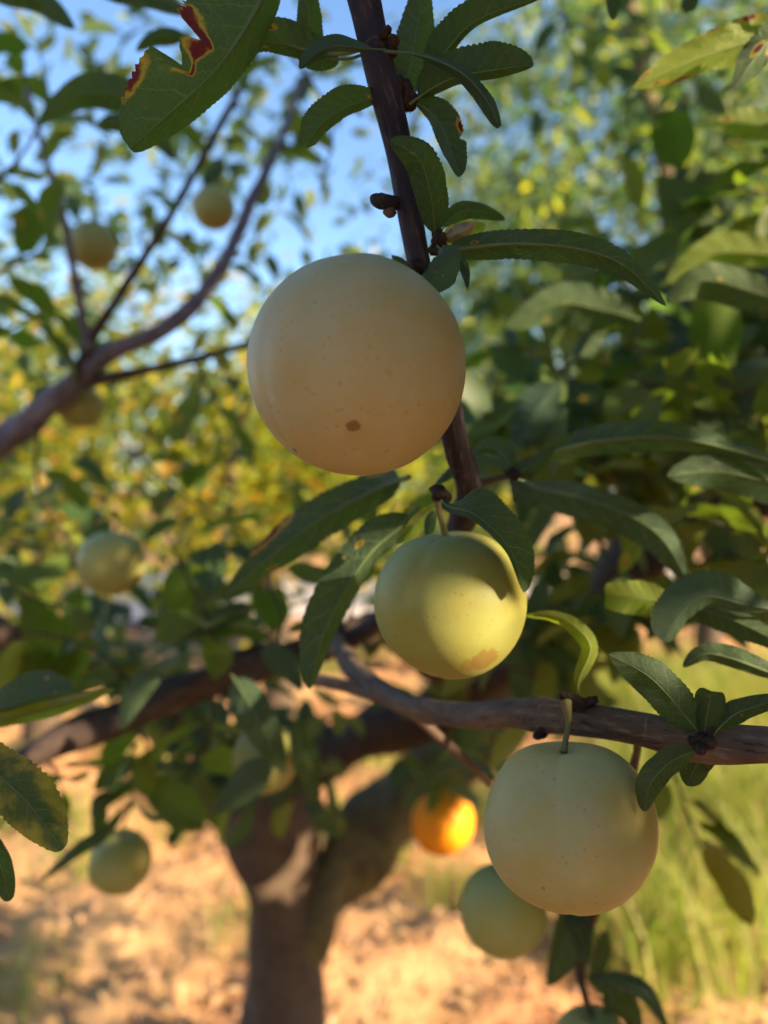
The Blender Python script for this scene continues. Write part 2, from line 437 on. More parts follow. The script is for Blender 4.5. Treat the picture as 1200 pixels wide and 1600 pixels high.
twig_bottom = ptube('branch', [(1000, 1142, .236, 6), (990, 1200, .285, 6), (965, 1320, .36, 6), (928, 1430, .41, 6), (906, 1500, .42, 7), (915, 1560, .42, 6), (925, 1590, .42, 4)], 'bark_limb', tree, seg=10, step=.003, rough=.1)

# ------------------------------------------------------------------ hero leaves
def leaf(parent, rows, wl, wr, tl=35, tr=35, pet=.10, mat='leaf', bites=(), spots=(), yel=0, a=.62, b=.70, teeth=30, wave=.03, cup=.0, ny=150, rib=.9, cut=1.0, name='leaf', serr=.10):
    """one leaf: rows (px, py, depth) run from petiole to tip; wl / wr half widths in px left and right of that
    direction, tl / tr how far each half tilts away from the viewer; spots (u, v, radius) in blade units"""
    C = catmull([tuple(P(*r_)) for r_ in rows], ny)
    dep = catmull([(r_[2],) for r_ in rows], ny)[:, 0]
    T = norm(np.gradient(C, axis=0))
    N = norm(np.array(CAM) - C)
    N = norm(N - T * (N * T).sum(1)[:, None])
    Lf = np.cross(N, T)
    s = np.linspace(0, 1, ny)
    cols = 6
    us = np.concatenate([-np.linspace(1, 0, cols + 1), np.linspace(0, 1, cols + 1)[1:]])
    rs = np.random.default_rng(SEED[0] * 31 + 5); SEED[0] += 1
    ph = rs.uniform(0, 6.3, 4)
    a += rs.uniform(-.06, .08); b += rs.uniform(-.05, .08); teeth += int(rs.integers(-5, 6))
    if rs.random() < .5: spots = tuple(spots) + tuple((rs.uniform(-.8, .8), rs.uniform(.15, .9), rs.uniform(.010, .020)) for _ in range(int(rs.integers(1, 4))))
    v = np.clip((s - pet) / (1 - pet), 0, 1) * cut
    prof = v ** a * np.clip(1 - v, 0, 1) ** b
    vm = a / (a + b); prof /= vm ** a * (1 - vm) ** b
    prof *= np.where(v > 0, 1, 0)
    V = np.zeros((ny, len(us), 3)); UV = np.zeros((ny, len(us), 2)); A = np.zeros((ny, len(us), 3))
    tooth = np.abs(((v * teeth) % 1) - .35); tooth = np.where(((v * teeth) % 1) < .35, tooth / .35, tooth / .65)
    Ltot = np.linalg.norm(np.diff(C, axis=0), axis=1).sum()
    for j, u in enumerate(us):
        left = u < 0; au = abs(u)
        wpx, tilt = (wl, tl) if left else (wr, tr)
        wm = wpx * dep / F * prof
        for sd, v0, v1, dp in bites:
            if (sd < 0) == left and au > 0:
                q = np.clip(np.minimum((v - v0) / .05, (v1 - v) / .03), 0, 1) * (.75 + .25 * np.sin(v * 45 + ph[0]))
                wm = wm * (1 - dp * q)
        wm = wm * (1 + .05 * np.sin(v * 9 + ph[3]) )
        e = wm * au
        if au > .99: e = e * (1 - serr * tooth * (.65 + .5 * np.sin(v * 23 + ph[2]) * np.sin(v * 7.3 + ph[0])))
        dirv = Lf if left else -Lf
        depth = np.tan(R(tilt)) * e + cup * wm * au * au
        depth = depth + wave * Ltot * au ** 1.5 * np.sin(v * 13 + ph[1] + (0 if left else 1.7)) * prof
        depth = depth + .006 * Ltot * au * np.sin(v * 52 - au * 5 + (0 if left else 2.4)) * prof
        V[:, j] = C + dirv * e[:, None] - N * depth[:, None]
        UV[:, j, 0] = u * .5 + .5; UV[:, j, 1] = v
        dm = np.zeros(ny)
        for su, sv, sr in spots:
            dd = np.hypot((u - su) * .45, v - sv)
            dm = np.maximum(dm, np.clip(1.15 - dd / sr * .6, 0, 1))
        A[:, j, 0] = dm
        A[:, j, 1] = yel * np.clip(.5 + .6 * au, 0, 1) if yel else 0
    i = np.arange(ny * len(us)).reshape(ny, len(us))
    k0 = max(0, int(pet * (ny - 1)) - 1)
    q = i[k0:]
    Fc = np.stack([q[:-1, :-1], q[:-1, 1:], q[1:, 1:], q[1:, :-1]], -1).reshape(-1, 4)
    # petiole and raised midrib: a thin tapering tube
    pr = np.interp(s, [0, pet, 1], [1.15, 1.0, .12]) * Ltot * .0105 * rib
    ang = np.linspace(0, 2 * math.pi, 7)[:-1]
    off = np.where(s < pet, 0, -.35)
    ring = C[:, None] + (np.cos(ang)[None, :, None] * Lf[:, None] + np.sin(ang)[None, :, None] * N[:, None]) * pr[:, None, None] + (N * (off * pr)[:, None])[:, None]
    m0 = ny * len(us)
    i2 = np.arange(ny * 6).reshape(ny, 6) + m0
    nx = np.roll(i2, -1, axis=1)
    F2 = np.stack([i2[:-1], nx[:-1], nx[1:], i2[1:]], -1).reshape(-1, 4)
    VV = np.concatenate([V.reshape(-1, 3), ring.reshape(-1, 3)])
    UV2 = np.zeros((ny, 6, 2)); UV2[..., 0] = .5; UV2[..., 1] = v[:, None]
    A2 = np.zeros((ny, 6, 3)); A2[..., 2] = .85
    Fa = np.concatenate([Fc, F2])
    o0 = Vector(C[0])
    me = mesh_np('leaf', VV - C[0], Fa, np.full(len(Fa), 4), np.concatenate([UV.reshape(-1, 2), UV2.reshape(-1, 2)]), np.concatenate([A.reshape(-1, 3), A2.reshape(-1, 3)]))
    return obj(name, me, M[mat], parent, o0)

bt, bl = branch_top, branch_low
# cluster round the top of the hanging branch
leaf(bt, [(470, -120, .222), (412, -5, .214), (338, 108, .206), (203, 233, .200)], 36, 100, 55, 15, .10,
     bites=((1, .53, .74, .55),), spots=((.95, .84, .06), (.62, .57, .07), (.50, .63, .05), (.9, .51, .05), (.5, .69, .04), (.85, .55, .07)), a=.5, b=.5, teeth=44, wave=.012)
leaf(bt, [(590, 72, .224), (530, 84, .226), (480, 78, .228), (400, 66, .226), (323, 130, .222)], 16, 34, 50, 20, .36, spots=((.55, .52, .05), (.2, .60, .035)), a=.55, b=.6)
leaf(bt, [(590, 76, .226), (540, 92, .230), (487, 82, .231), (483, 20, .228), (478, -60, .225)], 23, 24, 30, 35, .30, a=.5, b=.6)
leaf(bt, [(603, 78, .216), (570, 76, .212), (524, 72, .208), (494, 84, .206), (468, 107, .205)], 9, 17, 70, 55, .16, mat='leaf_blue')
leaf(bt, [(600, 80, .216), (660, 87, .210), (718, 112, .206), (757, 152, .205), (781, 198, .205)], 10, 15, 68, 60, .16, a=.7, b=.45, mat='leaf_blue')
leaf(bt, [(632, 150, .226), (640, 110, .227), (651, 50, .229), (664, -40, .232)], 36, 34, 25, 40, .12, a=.55, b=.6)
leaf(bt, [(636, 155, .226), (666, 120, .225), (700, 76, .222), (748, 30, .218), (850, -6, .214)], 36, 9, 10, 62, .26, a=.55, b=.6)
leaf(bt, [(640, 163, .224), (668, 143, .221), (711, 121, .217), (775, 109, .212), (834, 101, .209)], 42, 13, 12, 60, .14, a=.5, b=.45)
leaf(bt, [(638, 158, .226), (660, 166, .224), (684, 188, .220), (702, 226, .216), (719, 276, .213)], 31, 16, 15, 50, .12, spots=((-.85, .60, .07),), bites=((-1, .64, .72, .35),), yel=.15, a=.5, b=.6, mat='leaf_pale' if False else 'leaf')
leaf(bt, [(618, 150, .228), (580, 156, .224), (540, 168, .218), (505, 192, .213), (476, 229, .210)], 15, 33, 50, 15, .16, spots=((.25, .12, .03),), a=.5, b=.55)
leaf(bt, [(680, 378, .226), (679, 352, .220), (673, 305, .212), (655, 250, .206), (610, 218, .203)], 27, 30, 25, 30, .13, a=.6, b=.5, yel=.12)
leaf(bt, [(684, 372, .232), (700, 345, .236), (722, 330, .237), (752, 331, .238), (790, 343, .240)], 15, 14, 30, 40, .15, yel=.3)
leaf(bt, [(690, 386, .224), (722, 388, .224), (800, 381, .223), (900, 388, .222), (975, 415, .222), (1041, 478, .223)], 25, 26, 40, 40, .10, a=.55, b=.75, yel=.10)
leaf(bt, [(683, 384, .214), (692, 396, .205), (684, 424, .199), (657, 455, .196)], 30, 17, 35, 20, .10, mat='leaf_blue', a=.4, b=.5, wave=.01)
leaf(bt, [(705, 398, .212), (718, 405, .210), (727, 425, .212), (731, 452, .214)], 8, 8, 50, 50, .1, mat='leaf_blue')
leaf(bt, [(648, 438, .236), (640, 428, .237), (626, 412, .238), (612, 398, .240)], 14, 10, 30, 30, .08)
leaf(bt, [(683, 372, .230), (700, 372, .229), (722, 362, .228), (742, 348, .230)], 16, 12, 45, 40, .10, mat='dry', a=.8, b=.5, name='withered_leaf')
leaf(bt, [(684, 380, .245), (705, 375, .25), (735, 362, .26), (758, 350, .262)], 22, 20, 20, 20, .1, mat='leaf_pale', yel=.6)
# around the middle plum
leaf(bt, [(690, 782, .245), (702, 792, .238), (745, 806, .229), (797, 858, .224), (820, 926, .226)], 43, 10, 42, -40, .09, a=.55, b=.42, spots=((-.35, .14, .025),), teeth=40, wave=.01)
leaf(bt, [(640, 745, .30), (588, 765, .315), (500, 812, .325), (420, 872, .325), (345, 936, .325)], 32, 36, 30, 30, .08, spots=((.95, .66, .10), (.8, .17, .045)), yel=.16, a=.55, b=.7)
leaf(bt, [(655, 790, .285), (624, 824, .285), (572, 872, .283), (512, 976, .280), (483, 1077, .279)], 20, 46, 55, 15, .12, spots=((.55, .40, .03), (.6, .48, .025)), yel=.14, a=.6, b=.6)
leaf(bt, [(683, 785, .262), (668, 800, .264), (645, 822, .264), (620, 850, .262)], 17, 10, 35, 40, .08, mat='leaf_pale', yel=.3)
leaf(bt, [(680, 795, .259), (676, 805, .258), (672, 818, .256), (668, 840, .255)], 10, 10, 35, 30, .08)
leaf(twig_r, [(796, 742, .29), (786, 731, .288), (733, 722, .277), (680, 757, .27)], 14, 12, 55, 50, .08, mat='leaf_blue')
leaf(twig_r, [(800, 742, .29), (790, 715, .293), (765, 699, .30), (730, 714, .307)], 15, 20, 40, 25, .08)
leaf(twig_r, [(802, 745, .288), (818, 735, .288), (840, 722, .288), (868, 697, .288)], 16, 16, 30, 35, .06)
leaf(twig_r, [(800, 748, .288), (808, 760, .286), (815, 772, .284), (824, 794, .283)], 18, 17, 25, 25, .08, mat='leaf_blue', b=.5)
leaf(twig_r, [(806, 744, .292), (876, 703, .30), (985, 684, .305), (1090, 690, .305), (1255, 735, .31)], 27, 24, 40, 40, .12, yel=.18)
leaf(branch_right, [(1290, 800, .33), (1230, 765, .32), (1130, 738, .31), (1042, 743, .305)], 34, 40, 30, 25, .06, mat='leaf', yel=.15)
leaf(branch_right, [(820, 752, .36), (850, 765, .35), (940, 788, .335), (1026, 833, .325), (1078, 912, .32)], 26, 36, 40, 25, .06, yel=.12)
leaf(bl, [(904, 1088, .247), (904, 1062, .247), (922, 1012, .246), (897, 978, .248), (862, 962, .255), (818, 962, .265)], 15, 13, 40, 45, .14, mat='leaf_pale', a=.5)
leaf(branch_right, [(1130, 950, .29), (1055, 941, .285), (1010, 936, .283), (946, 932, .283)], 28, 30, 30, 35, .30, mat='leaf_pale', a=.55, b=.22, yel=.1)
leaf(branch_right, [(1225, 955, .265), (1165, 945, .262), (1105, 932, .258), (1065, 955, .255), (1037, 1002, .253)], 18, 44, 45, 15, .08, a=.55, b=.4, mat='leaf_blue')
leaf(branch_right, [(1060, 945, .275), (1105, 955, .272), (1160, 975, .268), (1260, 1025, .262)], 20, 26, 35, 30, .05)
leaf(branch_right, [(1290, 1085, .26), (1200, 1050, .256), (1140, 1028, .254), (1100, 1022, .253), (1067, 1042, .252)], 14, 20, 50, 40, .06)
leaf(bl, [(1098, 1155, .216), (1076, 1125, .214), (1017, 1060, .212), (951, 1022, .211)], 33, 34, 25, 25, .18, a=.55, b=.75)
leaf(bl, [(1102, 1155, .214), (1102, 1135, .213), (1106, 1110, .212), (1112, 1080, .211)], 25, 25, 30, 25, .18, a=.5, b=.25, bites=((-1, .93, 1.1, .3),), cut=.97)
leaf(bl, [(1106, 1158, .214), (1133, 1128, .212), (1167, 1108, .21), (1265, 1082, .208)], 21, 16, 30, 45, .15, a=.6)
leaf(bl, [(1102, 1172, .212), (1072, 1178, .210), (1042, 1195, .207), (1016, 1226, .206), (1006, 1268, .206)], 20, 25, 35, 25, .12, a=.55, b=.5)
leaf(bl, [(1102, 1174, .219), (1096, 1184, .220), (1084, 1203, .223), (1073, 1228, .226)], 22, 24, 20, 25, .08, a=.4, b=.35, yel=.2)
# right edge
leaf(branch_right, [(1275, 20, .29), (1200, 55, .288), (1090, 92, .284), (988, 138, .282)], 28, 37, 35, 25, .05, mat='leaf_pale', spots=((.92, .35, .07), (.95, .55, .04), (-.9, .72, .07), (-.6, .86, .05), (.7, .93, .05)), yel=.28, a=.5)
leaf(branch_right, [(1270, 0, .27), (1215, 48, .268), (1180, 90, .266), (1146, 138, .265)], 22, 26, 35, 25, .05, spots=((.2, .55, .08), (-.5, .45, .06)))
leaf(branch_right, [(1270, 215, .40), (1215, 200, .40), (1160, 192, .40), (1113, 190, .40)], 24, 24, 25, 25, .05, mat='leaf_pale', yel=.35, spots=((.3, .82, .06),))
leaf(branch_right, [(1112, 372, .50), (1090, 345, .50), (1062, 312, .50), (1028, 278, .50)], 36, 34, 20, 30, .06, mat='leaf')
leaf(branch_right, [(996, 330, .60), (993, 300, .60), (990, 275, .60), (985, 242, .60)], 17, 17, 25, 25, .06, mat='leaf_pale', yel=.6)
leaf(branch_right, [(1290, 405, .43), (1200, 397, .43), (1110, 398, .43), (1042, 442, .43)], 22, 30, 35, 25, .05, mat='leaf_pale', yel=.25)
leaf(branch_right, [(1280, 490, .38), (1195, 462, .38), (1100, 438, .38), (1038, 472, .38)], 32, 28, 30, 25, .06, yel=.15)
leaf(branch_right, [(1000, 500, .48), (945, 485, .48), (870, 475, .48), (790, 512, .48)], 38, 34, 25, 25, .06)
leaf(branch_right, [(880, 600, .46), (853, 621, .46), (830, 655, .46), (812, 698, .46)], 34, 36, 20, 25, .05, mat='leaf_blue', b=.4)
leaf(branch_right, [(880, 590, .5), (905, 560, .5), (930, 520, .5), (965, 480, .5)], 18, 20, 40, 35, .05)
leaf(branch_right, [(1000, 560, .52), (1040, 580, .52), (1060, 610, .52), (1070, 660, .52)], 22, 22, 30, 30, .05, mat='leaf_pale', yel=.2)
leaf(branch_right, [(1240, 560, .42), (1190, 575, .42), (1150, 590, .42), (1115, 595, .42)], 22, 20, 25, 30, .05, mat='leaf_blue')
leaf(branch_right, [(955, -30, .3), (957, -8, .3), (959, 12, .3), (958, 33, .3)], 11, 11, 30, 30, .05, spots=((0, .95, .06),))
leaf(branch_right, [(1090, -30, .33), (1082, -12, .33), (1078, 4, .33), (1072, 20, .33)], 14, 14, 30, 30, .05)
# left edge
leaf(limb_front, [(-70, 1118, .31), (0, 1108, .305), (60, 1088, .30), (115, 1080, .30)], 40, 10, 15, 60, .05, a=.5, b=.45, mat='leaf_blue', spots=((-.6, .72, .03),))
leaf(limb_front, [(-80, 1140, .30), (0, 1125, .30), (90, 1104, .305), (180, 1076, .31)], 14, 14, 55, 45, .05, mat='leaf_pale', yel=.1)
leaf(limb_front, [(-70, 1150, .215), (-20, 1195, .210), (45, 1255, .205), (98, 1328, .202)], 46, 40, 20, 30, .05, a=.5, b=.5, yel=.62)
leaf(limb_front, [(-60, 1270, .22), (-25, 1310, .22), (0, 1350, .22), (15, 1408, .22)], 18, 18, 30, 30, .05, b=.4)
leaf(branch_left, [(-60, -30, .42), (0, -15, .42), (60, 0, .42), (118, 45, .42)], 20, 22, 35, 30, .05)
leaf(branch_left, [(250, 148, .47), (200, 150, .46), (130, 148, .46), (60, 190, .46)], 24, 30, 30, 20, .05, yel=.15)
leaf(branch_left, [(110, -40, .36), (160, -22, .36), (230, -8, .36), (295, 22, .36)], 20, 20, 35, 30, .05, mat='leaf_blue')
leaf(branch_left, [(300, 60, .40), (270, 58, .40), (240, 62, .40), (212, 80, .40)], 12, 14, 35, 35, .05)
leaf(branch_left, [(145, 196, .48), (190, 192, .48), (235, 205, .48), (275, 250, .48)], 18, 18, 35, 30, .05)
leaf(limb_front, [(400, 950, .52), (370, 955, .52), (320, 975, .52), (275, 1002, .52)], 18, 16, 30, 30, .05, spots=((-.4, .06, .08),))
leaf(limb_front, [(362, 1055, .43), (379, 1083, .42), (412, 1140, .41), (444, 1206, .41)], 30, 32, 20, 25, .06)
leaf(limb_front, [(430, 1185, .5), (400, 1205, .5), (370, 1235, .5), (332, 1268, .5)], 30, 24, 25, 25, .06, mat='leaf_blue')
leaf(limb_front, [(460, 1120, .52), (470, 1160, .52), (485, 1210, .52), (492, 1262, .52)], 22, 22, 25, 25, .06)
leaf(limb_front, [(240, 1040, .44), (230, 1062, .44), (208, 1095, .44), (188, 1142, .44)], 20, 22, 25, 25, .06, mat='leaf_blue')
leaf(limb_front, [(405, 1015, .46), (425, 1025, .46), (450, 1045, .46), (472, 1080, .46)], 24, 20, 25, 25, .06, mat='leaf_blue')
leaf(limb_front, [(205, 1240, .57), (160, 1250, .565), (155, 1280, .56), (150, 1325, .56)], 14, 14, 35, 30, .05)
leaf(limb_front, [(200, 1255, .57), (165, 1300, .56), (120, 1330, .555), (62, 1378, .55)], 11, 12, 45, 40, .05)
leaf(limb_front, [(215, 1260, .58), (240, 1279, .58), (280, 1274, .58), (322, 1294, .58)], 5, 6, 70, 65, .05)
leaf(twig_low, [(768, 1215, .36), (735, 1198, .40), (690, 1208, .45), (622, 1262, .50)], 16, 20, 25, 25, .06)
# foot of the picture
leaf(twig_bottom, [(915, 1520, .41), (908, 1470, .41), (895, 1440, .41), (880, 1405, .42)], 14, 20, 30, 30, .05)
leaf(twig_bottom, [(900, 1400, .42), (895, 1430, .415), (880, 1480, .41), (855, 1540, .41)], 36, 22, 20, 35, .04, mat='leaf', b=.5, a=.4)
leaf(twig_bottom, [(922, 1532, .42), (934, 1510, .42), (942, 1485, .42), (946, 1452, .42)], 13, 13, 30, 30, .05)
leaf(twig_bottom, [(918, 1530, .42), (965, 1532, .41), (1010, 1555, .40), (1050, 1620, .40)], 16, 14, 45, 35, .05, mat='leaf_blue')
leaf(twig_bottom, [(916, 1525, .42), (940, 1540, .42), (955, 1555, .42), (945, 1590, .42)], 14, 14, 30, 30, .05)
leaf(twig_bottom, [(935, 1560, .43), (965, 1570, .43), (985, 1585, .43), (1000, 1625, .43)], 22, 22, 30, 30, .05)

# spurs, buds and the snapped stub on the branches
def knob(parent, px, py, d, rpx, name='spur', mat='bud', squash=(1, 1, 1), n=3, seed=1):
    """a cluster of overlapping bud scales"""
    rs = np.random.default_rng(seed); c0 = P(px, py, d); r0 = rpx * d / F
    Vs, Fs, k = [], [], 0
    for q in range(n):
        cen = rs.normal(0, .5, 3) * r0 * np.array(squash)
        ax = norm(rs.normal(0, 1, 3) + np.array([0, -.3, .4]))
        rr = r0 * rs.uniform(.55, .85)
        th = np.linspace(0, math.pi, 9); ph = np.linspace(0, 2 * math.pi, 11)[:-1]
        pts = []
        for a_ in th:
            for b_ in ph:
                p_ = np.array([math.sin(a_) * math.cos(b_), math.sin(a_) * math.sin(b_), math.cos(a_)])
                p_ = p_ * rr * (1 + .18 * math.sin(5 * b_ + q) * math.sin(3 * a_)) * np.array(squash)
                p_ = p_ + ax * max(0, p_.dot(ax)) * .7
                pts.append(p_ + cen)
        i = np.arange(90).reshape(9, 10); nx = np.roll(i, -1, axis=1)
        f = np.stack([i[:-1], nx[:-1], nx[1:], i[1:]], -1).reshape(-1, 4) + k
        Vs.append(np.array(pts)); Fs.append(f); k += 90
    Fa = np.concatenate(Fs)
    return obj(name, mesh_np(name, np.concatenate(Vs), Fa, np.full(len(Fa), 4)), M[mat], parent, c0)
knob(bt, 634, 152, .226, 13, n=6, seed=2, squash=(1, 1, 1.6))
knob(bt, 604, 76, .220, 12, n=4, seed=3)
knob(bt, 686, 376, .224, 11, n=6, seed=4)
knob(bt, 690, 772, .250, 10, n=5, seed=5, squash=(1.5, 1, .9))
knob(twig_r, 800, 744, .289, 9, n=5, seed=6)
knob(bl, 900, 1095, .243, 14, n=6, seed=7, squash=(1.6, 1, .7))
knob(bl, 1102, 1158, .213, 14, n=6, seed=8)
knob(bl, 845, 1146, .255, 8, n=4, seed=9, squash=(1.3, 1, .8))
knob(bt, 652, 420, .224, 12, n=4, seed=12)
ptube('stub', [(618, 318, .228, 10), (606, 316, .225, 11), (594, 314, .222, 13), (588, 311, .221, 12), (586, 306, .221, 8)], 'bark_top', bt, seg=10, step=.0006, rough=.2)
ptube('stub', [(600, 332, .224, 3), (606, 331, .223, 7), (613, 329, .226, 7)], 'stem' if False else 'bark_low', bt, seg=8, step=.0006, rough=.15)

# ------------------------------------------------------------------ plums
def plum_mesh(rad, axis, nu=96, nv=72, dimple=.15, dw=.30, suture=.014, seed=0, squash=1.0, groove=None, tip=-.012, lump=.011):
    rs = np.random.default_rng(seed)
    th = np.linspace(0.0001, math.pi - .0001, nv); ph = np.linspace(0, 2 * math.pi, nu + 1)[:-1]
    TH, PH = np.meshgrid(th, ph, indexing='ij')
    r_ = np.ones_like(TH) * rad
    r_ *= 1 - dimple * np.exp(-(TH / dw) ** 2) + tip * np.exp(-((math.pi - TH) / .20) ** 2)
    q_ = Vector(axis).normalized().to_track_quat('Z', 'Y').to_matrix()
    gl = q_.transposed() @ Vector(groove) if groove is not None else Vector((1, 0, 0))
    dp = np.abs((PH - math.atan2(gl.y, gl.x) + math.pi) % (2 * math.pi) - math.pi)
    r_ *= 1 - suture * np.exp(-(dp / .14) ** 2) * np.sin(TH) ** .5
    x = np.sin(TH) * np.cos(PH); y = np.sin(TH) * np.sin(PH); z = np.cos(TH)
    for q in range(5):
        k = rs.normal(0, 1.6, 3); r_ *= 1 + lump * np.sin(x * k[0] + y * k[1] + z * k[2] + rs.uniform(0, 6.3))
    V = np.stack([x * r_, y * r_, z * r_ * squash], -1).reshape(-1, 3)
    q_ = Vector(axis).normalized().to_track_quat('Z', 'Y').to_matrix()
    V = V @ np.array(q_).T
    i = np.arange(nv * nu).reshape(nv, nu); nx = np.roll(i, -1, axis=1)
    Fc = np.stack([i[:-1], i[1:], nx[1:], nx[:-1]], -1).reshape(-1, 4)
    return mesh_np('plum', V, Fc, np.full(len(Fc), 4))
def face_dir(px, py, cx, cy, r_):
    """unit direction on a fruit that faces this picture point"""
    a_, b_ = (px - cx) / r_, (cy - py) / r_
    return RIGHT * a_ + UP * b_ - FWD * math.sqrt(max(.02, 1 - a_ * a_ - b_ * b_))
cream, yel_g, pale_g = (.335, .280, .122), (.215, .22, .040), (.33, .285, .085)
def plum(cx, cy, d, rpx, axis, mat, label, stem_to=None, seed=0, **kw):
    c0 = P(cx, cy, d); rad = rpx * d / F
    o = obj('plum', plum_mesh(rad, axis, seed=seed, **kw), mat, None, c0)
    tag(o, label, 'plum', 'plums hanging in the tree')
    ax = Vector(axis).normalized()
    p0 = c0 + ax * rad * (1 - kw.get('dimple', .15) - .03)
    p2 = stem_to if stem_to is not None else c0 + ax * rad * 1.35 + Vector((0, .003, .006))
    pm = (p0 + p2) / 2 + ax * .0012 + RIGHT * .0012 * (1 if seed % 2 else -1)
    L = (p2 - p0).length
    tube('stem', [p0, p0 + (pm - p0) * .5, pm, p2], [.0011, .00085, .0009, .0019], 'stem', o, seg=12, step=max(.0005, L / 30), rough=.14)
    return o
brown, gold = (.16, .07, .03), (.36, .25, .05)
C1 = (557, 577, 170)
fd = lambda px, py, c: face_dir(px, py, c[0], c[1], c[2])
m1 = plum_material('plum_cream', cream, (.39, .345, .22), .85, (
    (fd(557, 682, C1), .068, brown, .85), (fd(606, 611, C1), .032, gold, .7), (fd(633, 662, C1), .022, gold, .8), (fd(650, 650, C1), .016, (.30, .2, .05), .8),
    (fd(614, 559, C1), .05, gold, .25), (fd(645, 637, C1), .018, gold, .5), (fd(605, 714, C1), .018, brown, .5), (fd(497, 635, C1), .02, (.3, .2, .1), .3),
    (fd(466, 710, C1), .03, (.06, .03, .015), .9), (fd(560, 712, C1), .03, (.3, .2, .08), .3), (fd(670, 655, C1), .03, gold, .35)))
plum(557, 577, .195, 168, (.50, .28, .80), m1, 'largest cream coloured plum with a brown scab, right under the hanging branch', P(668, 432, .228), 1, nu=160, nv=120, dimple=.12, groove=(-.72, -.62, .1), suture=.013, tip=.022, lump=.013)
C2 = (702, 940, 117)
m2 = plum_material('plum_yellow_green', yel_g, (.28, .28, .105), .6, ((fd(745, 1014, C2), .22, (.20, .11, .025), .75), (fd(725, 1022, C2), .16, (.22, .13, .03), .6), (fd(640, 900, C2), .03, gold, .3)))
plum(702, 940, .25, 116, (-.06, -.12, .98), m2, 'yellow green plum with a leaf shadow on its face, in the middle', P(686, 772, .252), 2, nu=128, nv=96, dimple=.10, dw=.42, groove=(-.5, -.8, 0), suture=.016, lump=.014)
C3 = (889, 1282, 131)
m3 = plum_material('plum_pale', pale_g, (.38, .335, .18), .85, ((fd(828, 1338, C3), .03, brown, .5), (fd(997, 1350, C3), .03, brown, .4), (fd(1000, 1270, C3), .04, gold, .25)))
plum(889, 1283, .226, 131, (-.06, .10, .99), m3, 'pale plum with a dimpled top hanging below the low grey brown branch', P(884, 1098, .238), 3, nu=128, nv=96, dimple=.17, dw=.36, groove=(-.35, -.9, 0), suture=.020, lump=.014)
m4 = plum_material('plum_green', (.28, .285, .075), (.33, .325, .15), .65)
far_plums = [
    (786, 1419, .42, 67, (.1, .1, .98), 'blurred plum hanging low just behind and left of the dimpled pale plum', P(800, 1300, .43)),
    (174, 878, .55, 51, (.1, .2, .95), 'blurred green plum left of the red edged leaf, above the dark limb', P(180, 800, .56)),
    (188, 1346, .58, 47, (.1, -.1, .98), 'small blurred green plum hanging against the sunlit ground on the left', P(206, 1255, .575)),
    (334, 325, .85, 33, (.0, .2, .95), 'small blurred plum high up against the blue sky beside the purple branch', P(340, 280, .86)),
    (146, 384, .80, 38, (-.3, .1, .9), 'blurred plum beside the thin upright twig at upper left', P(120, 345, .79)),
    (126, 632, .80, 37, (.1, -.1, .95), 'blurred plum half hidden under the purple branch at left', P(130, 590, .78)),
    (414, 1186, .55, 51, (.1, .2, .95), 'blurred pale plum behind a dark leaf, above the trunk', P(400, 1080, .54)),
    (926, 1640, .42, 61, (-.05, -.1, .98), 'plum cut off by the bottom edge, under a leafy twig', P(924, 1580, .42)),
]
for k, (x, y, d, r_, ax, lab, st) in enumerate(far_plums):
    plum(x, y, d, r_, ax, m4, lab, st, 20 + k, nu=56, nv=40)
# the orange fruit
mo = plain_material('orange_peel', (.82, .26, .008), (.86, .30, .010), 60, .5)
oc_ = P(692, 1284, .98); orad = 49 * .98 / F
of = obj('orange_fruit', plum_mesh(orad, (.3, 0, .95), 64, 48, .05, .3, .0, 5, 1.02), mo, None, oc_)
tag(of, 'blurred bright orange fruit hanging right of the trunk', 'fruit')
tube('stem', [oc_ + Vector((.3, 0, .95)) * orad * .93, oc_ + Vector((.3, 0, .95)) * orad * 1.25, P(745, 1205, 1.0), P(790, 1130, 1.03)], [.002, .0018, .002, .003], 'bark_limb', of, seg=8, step=.004)

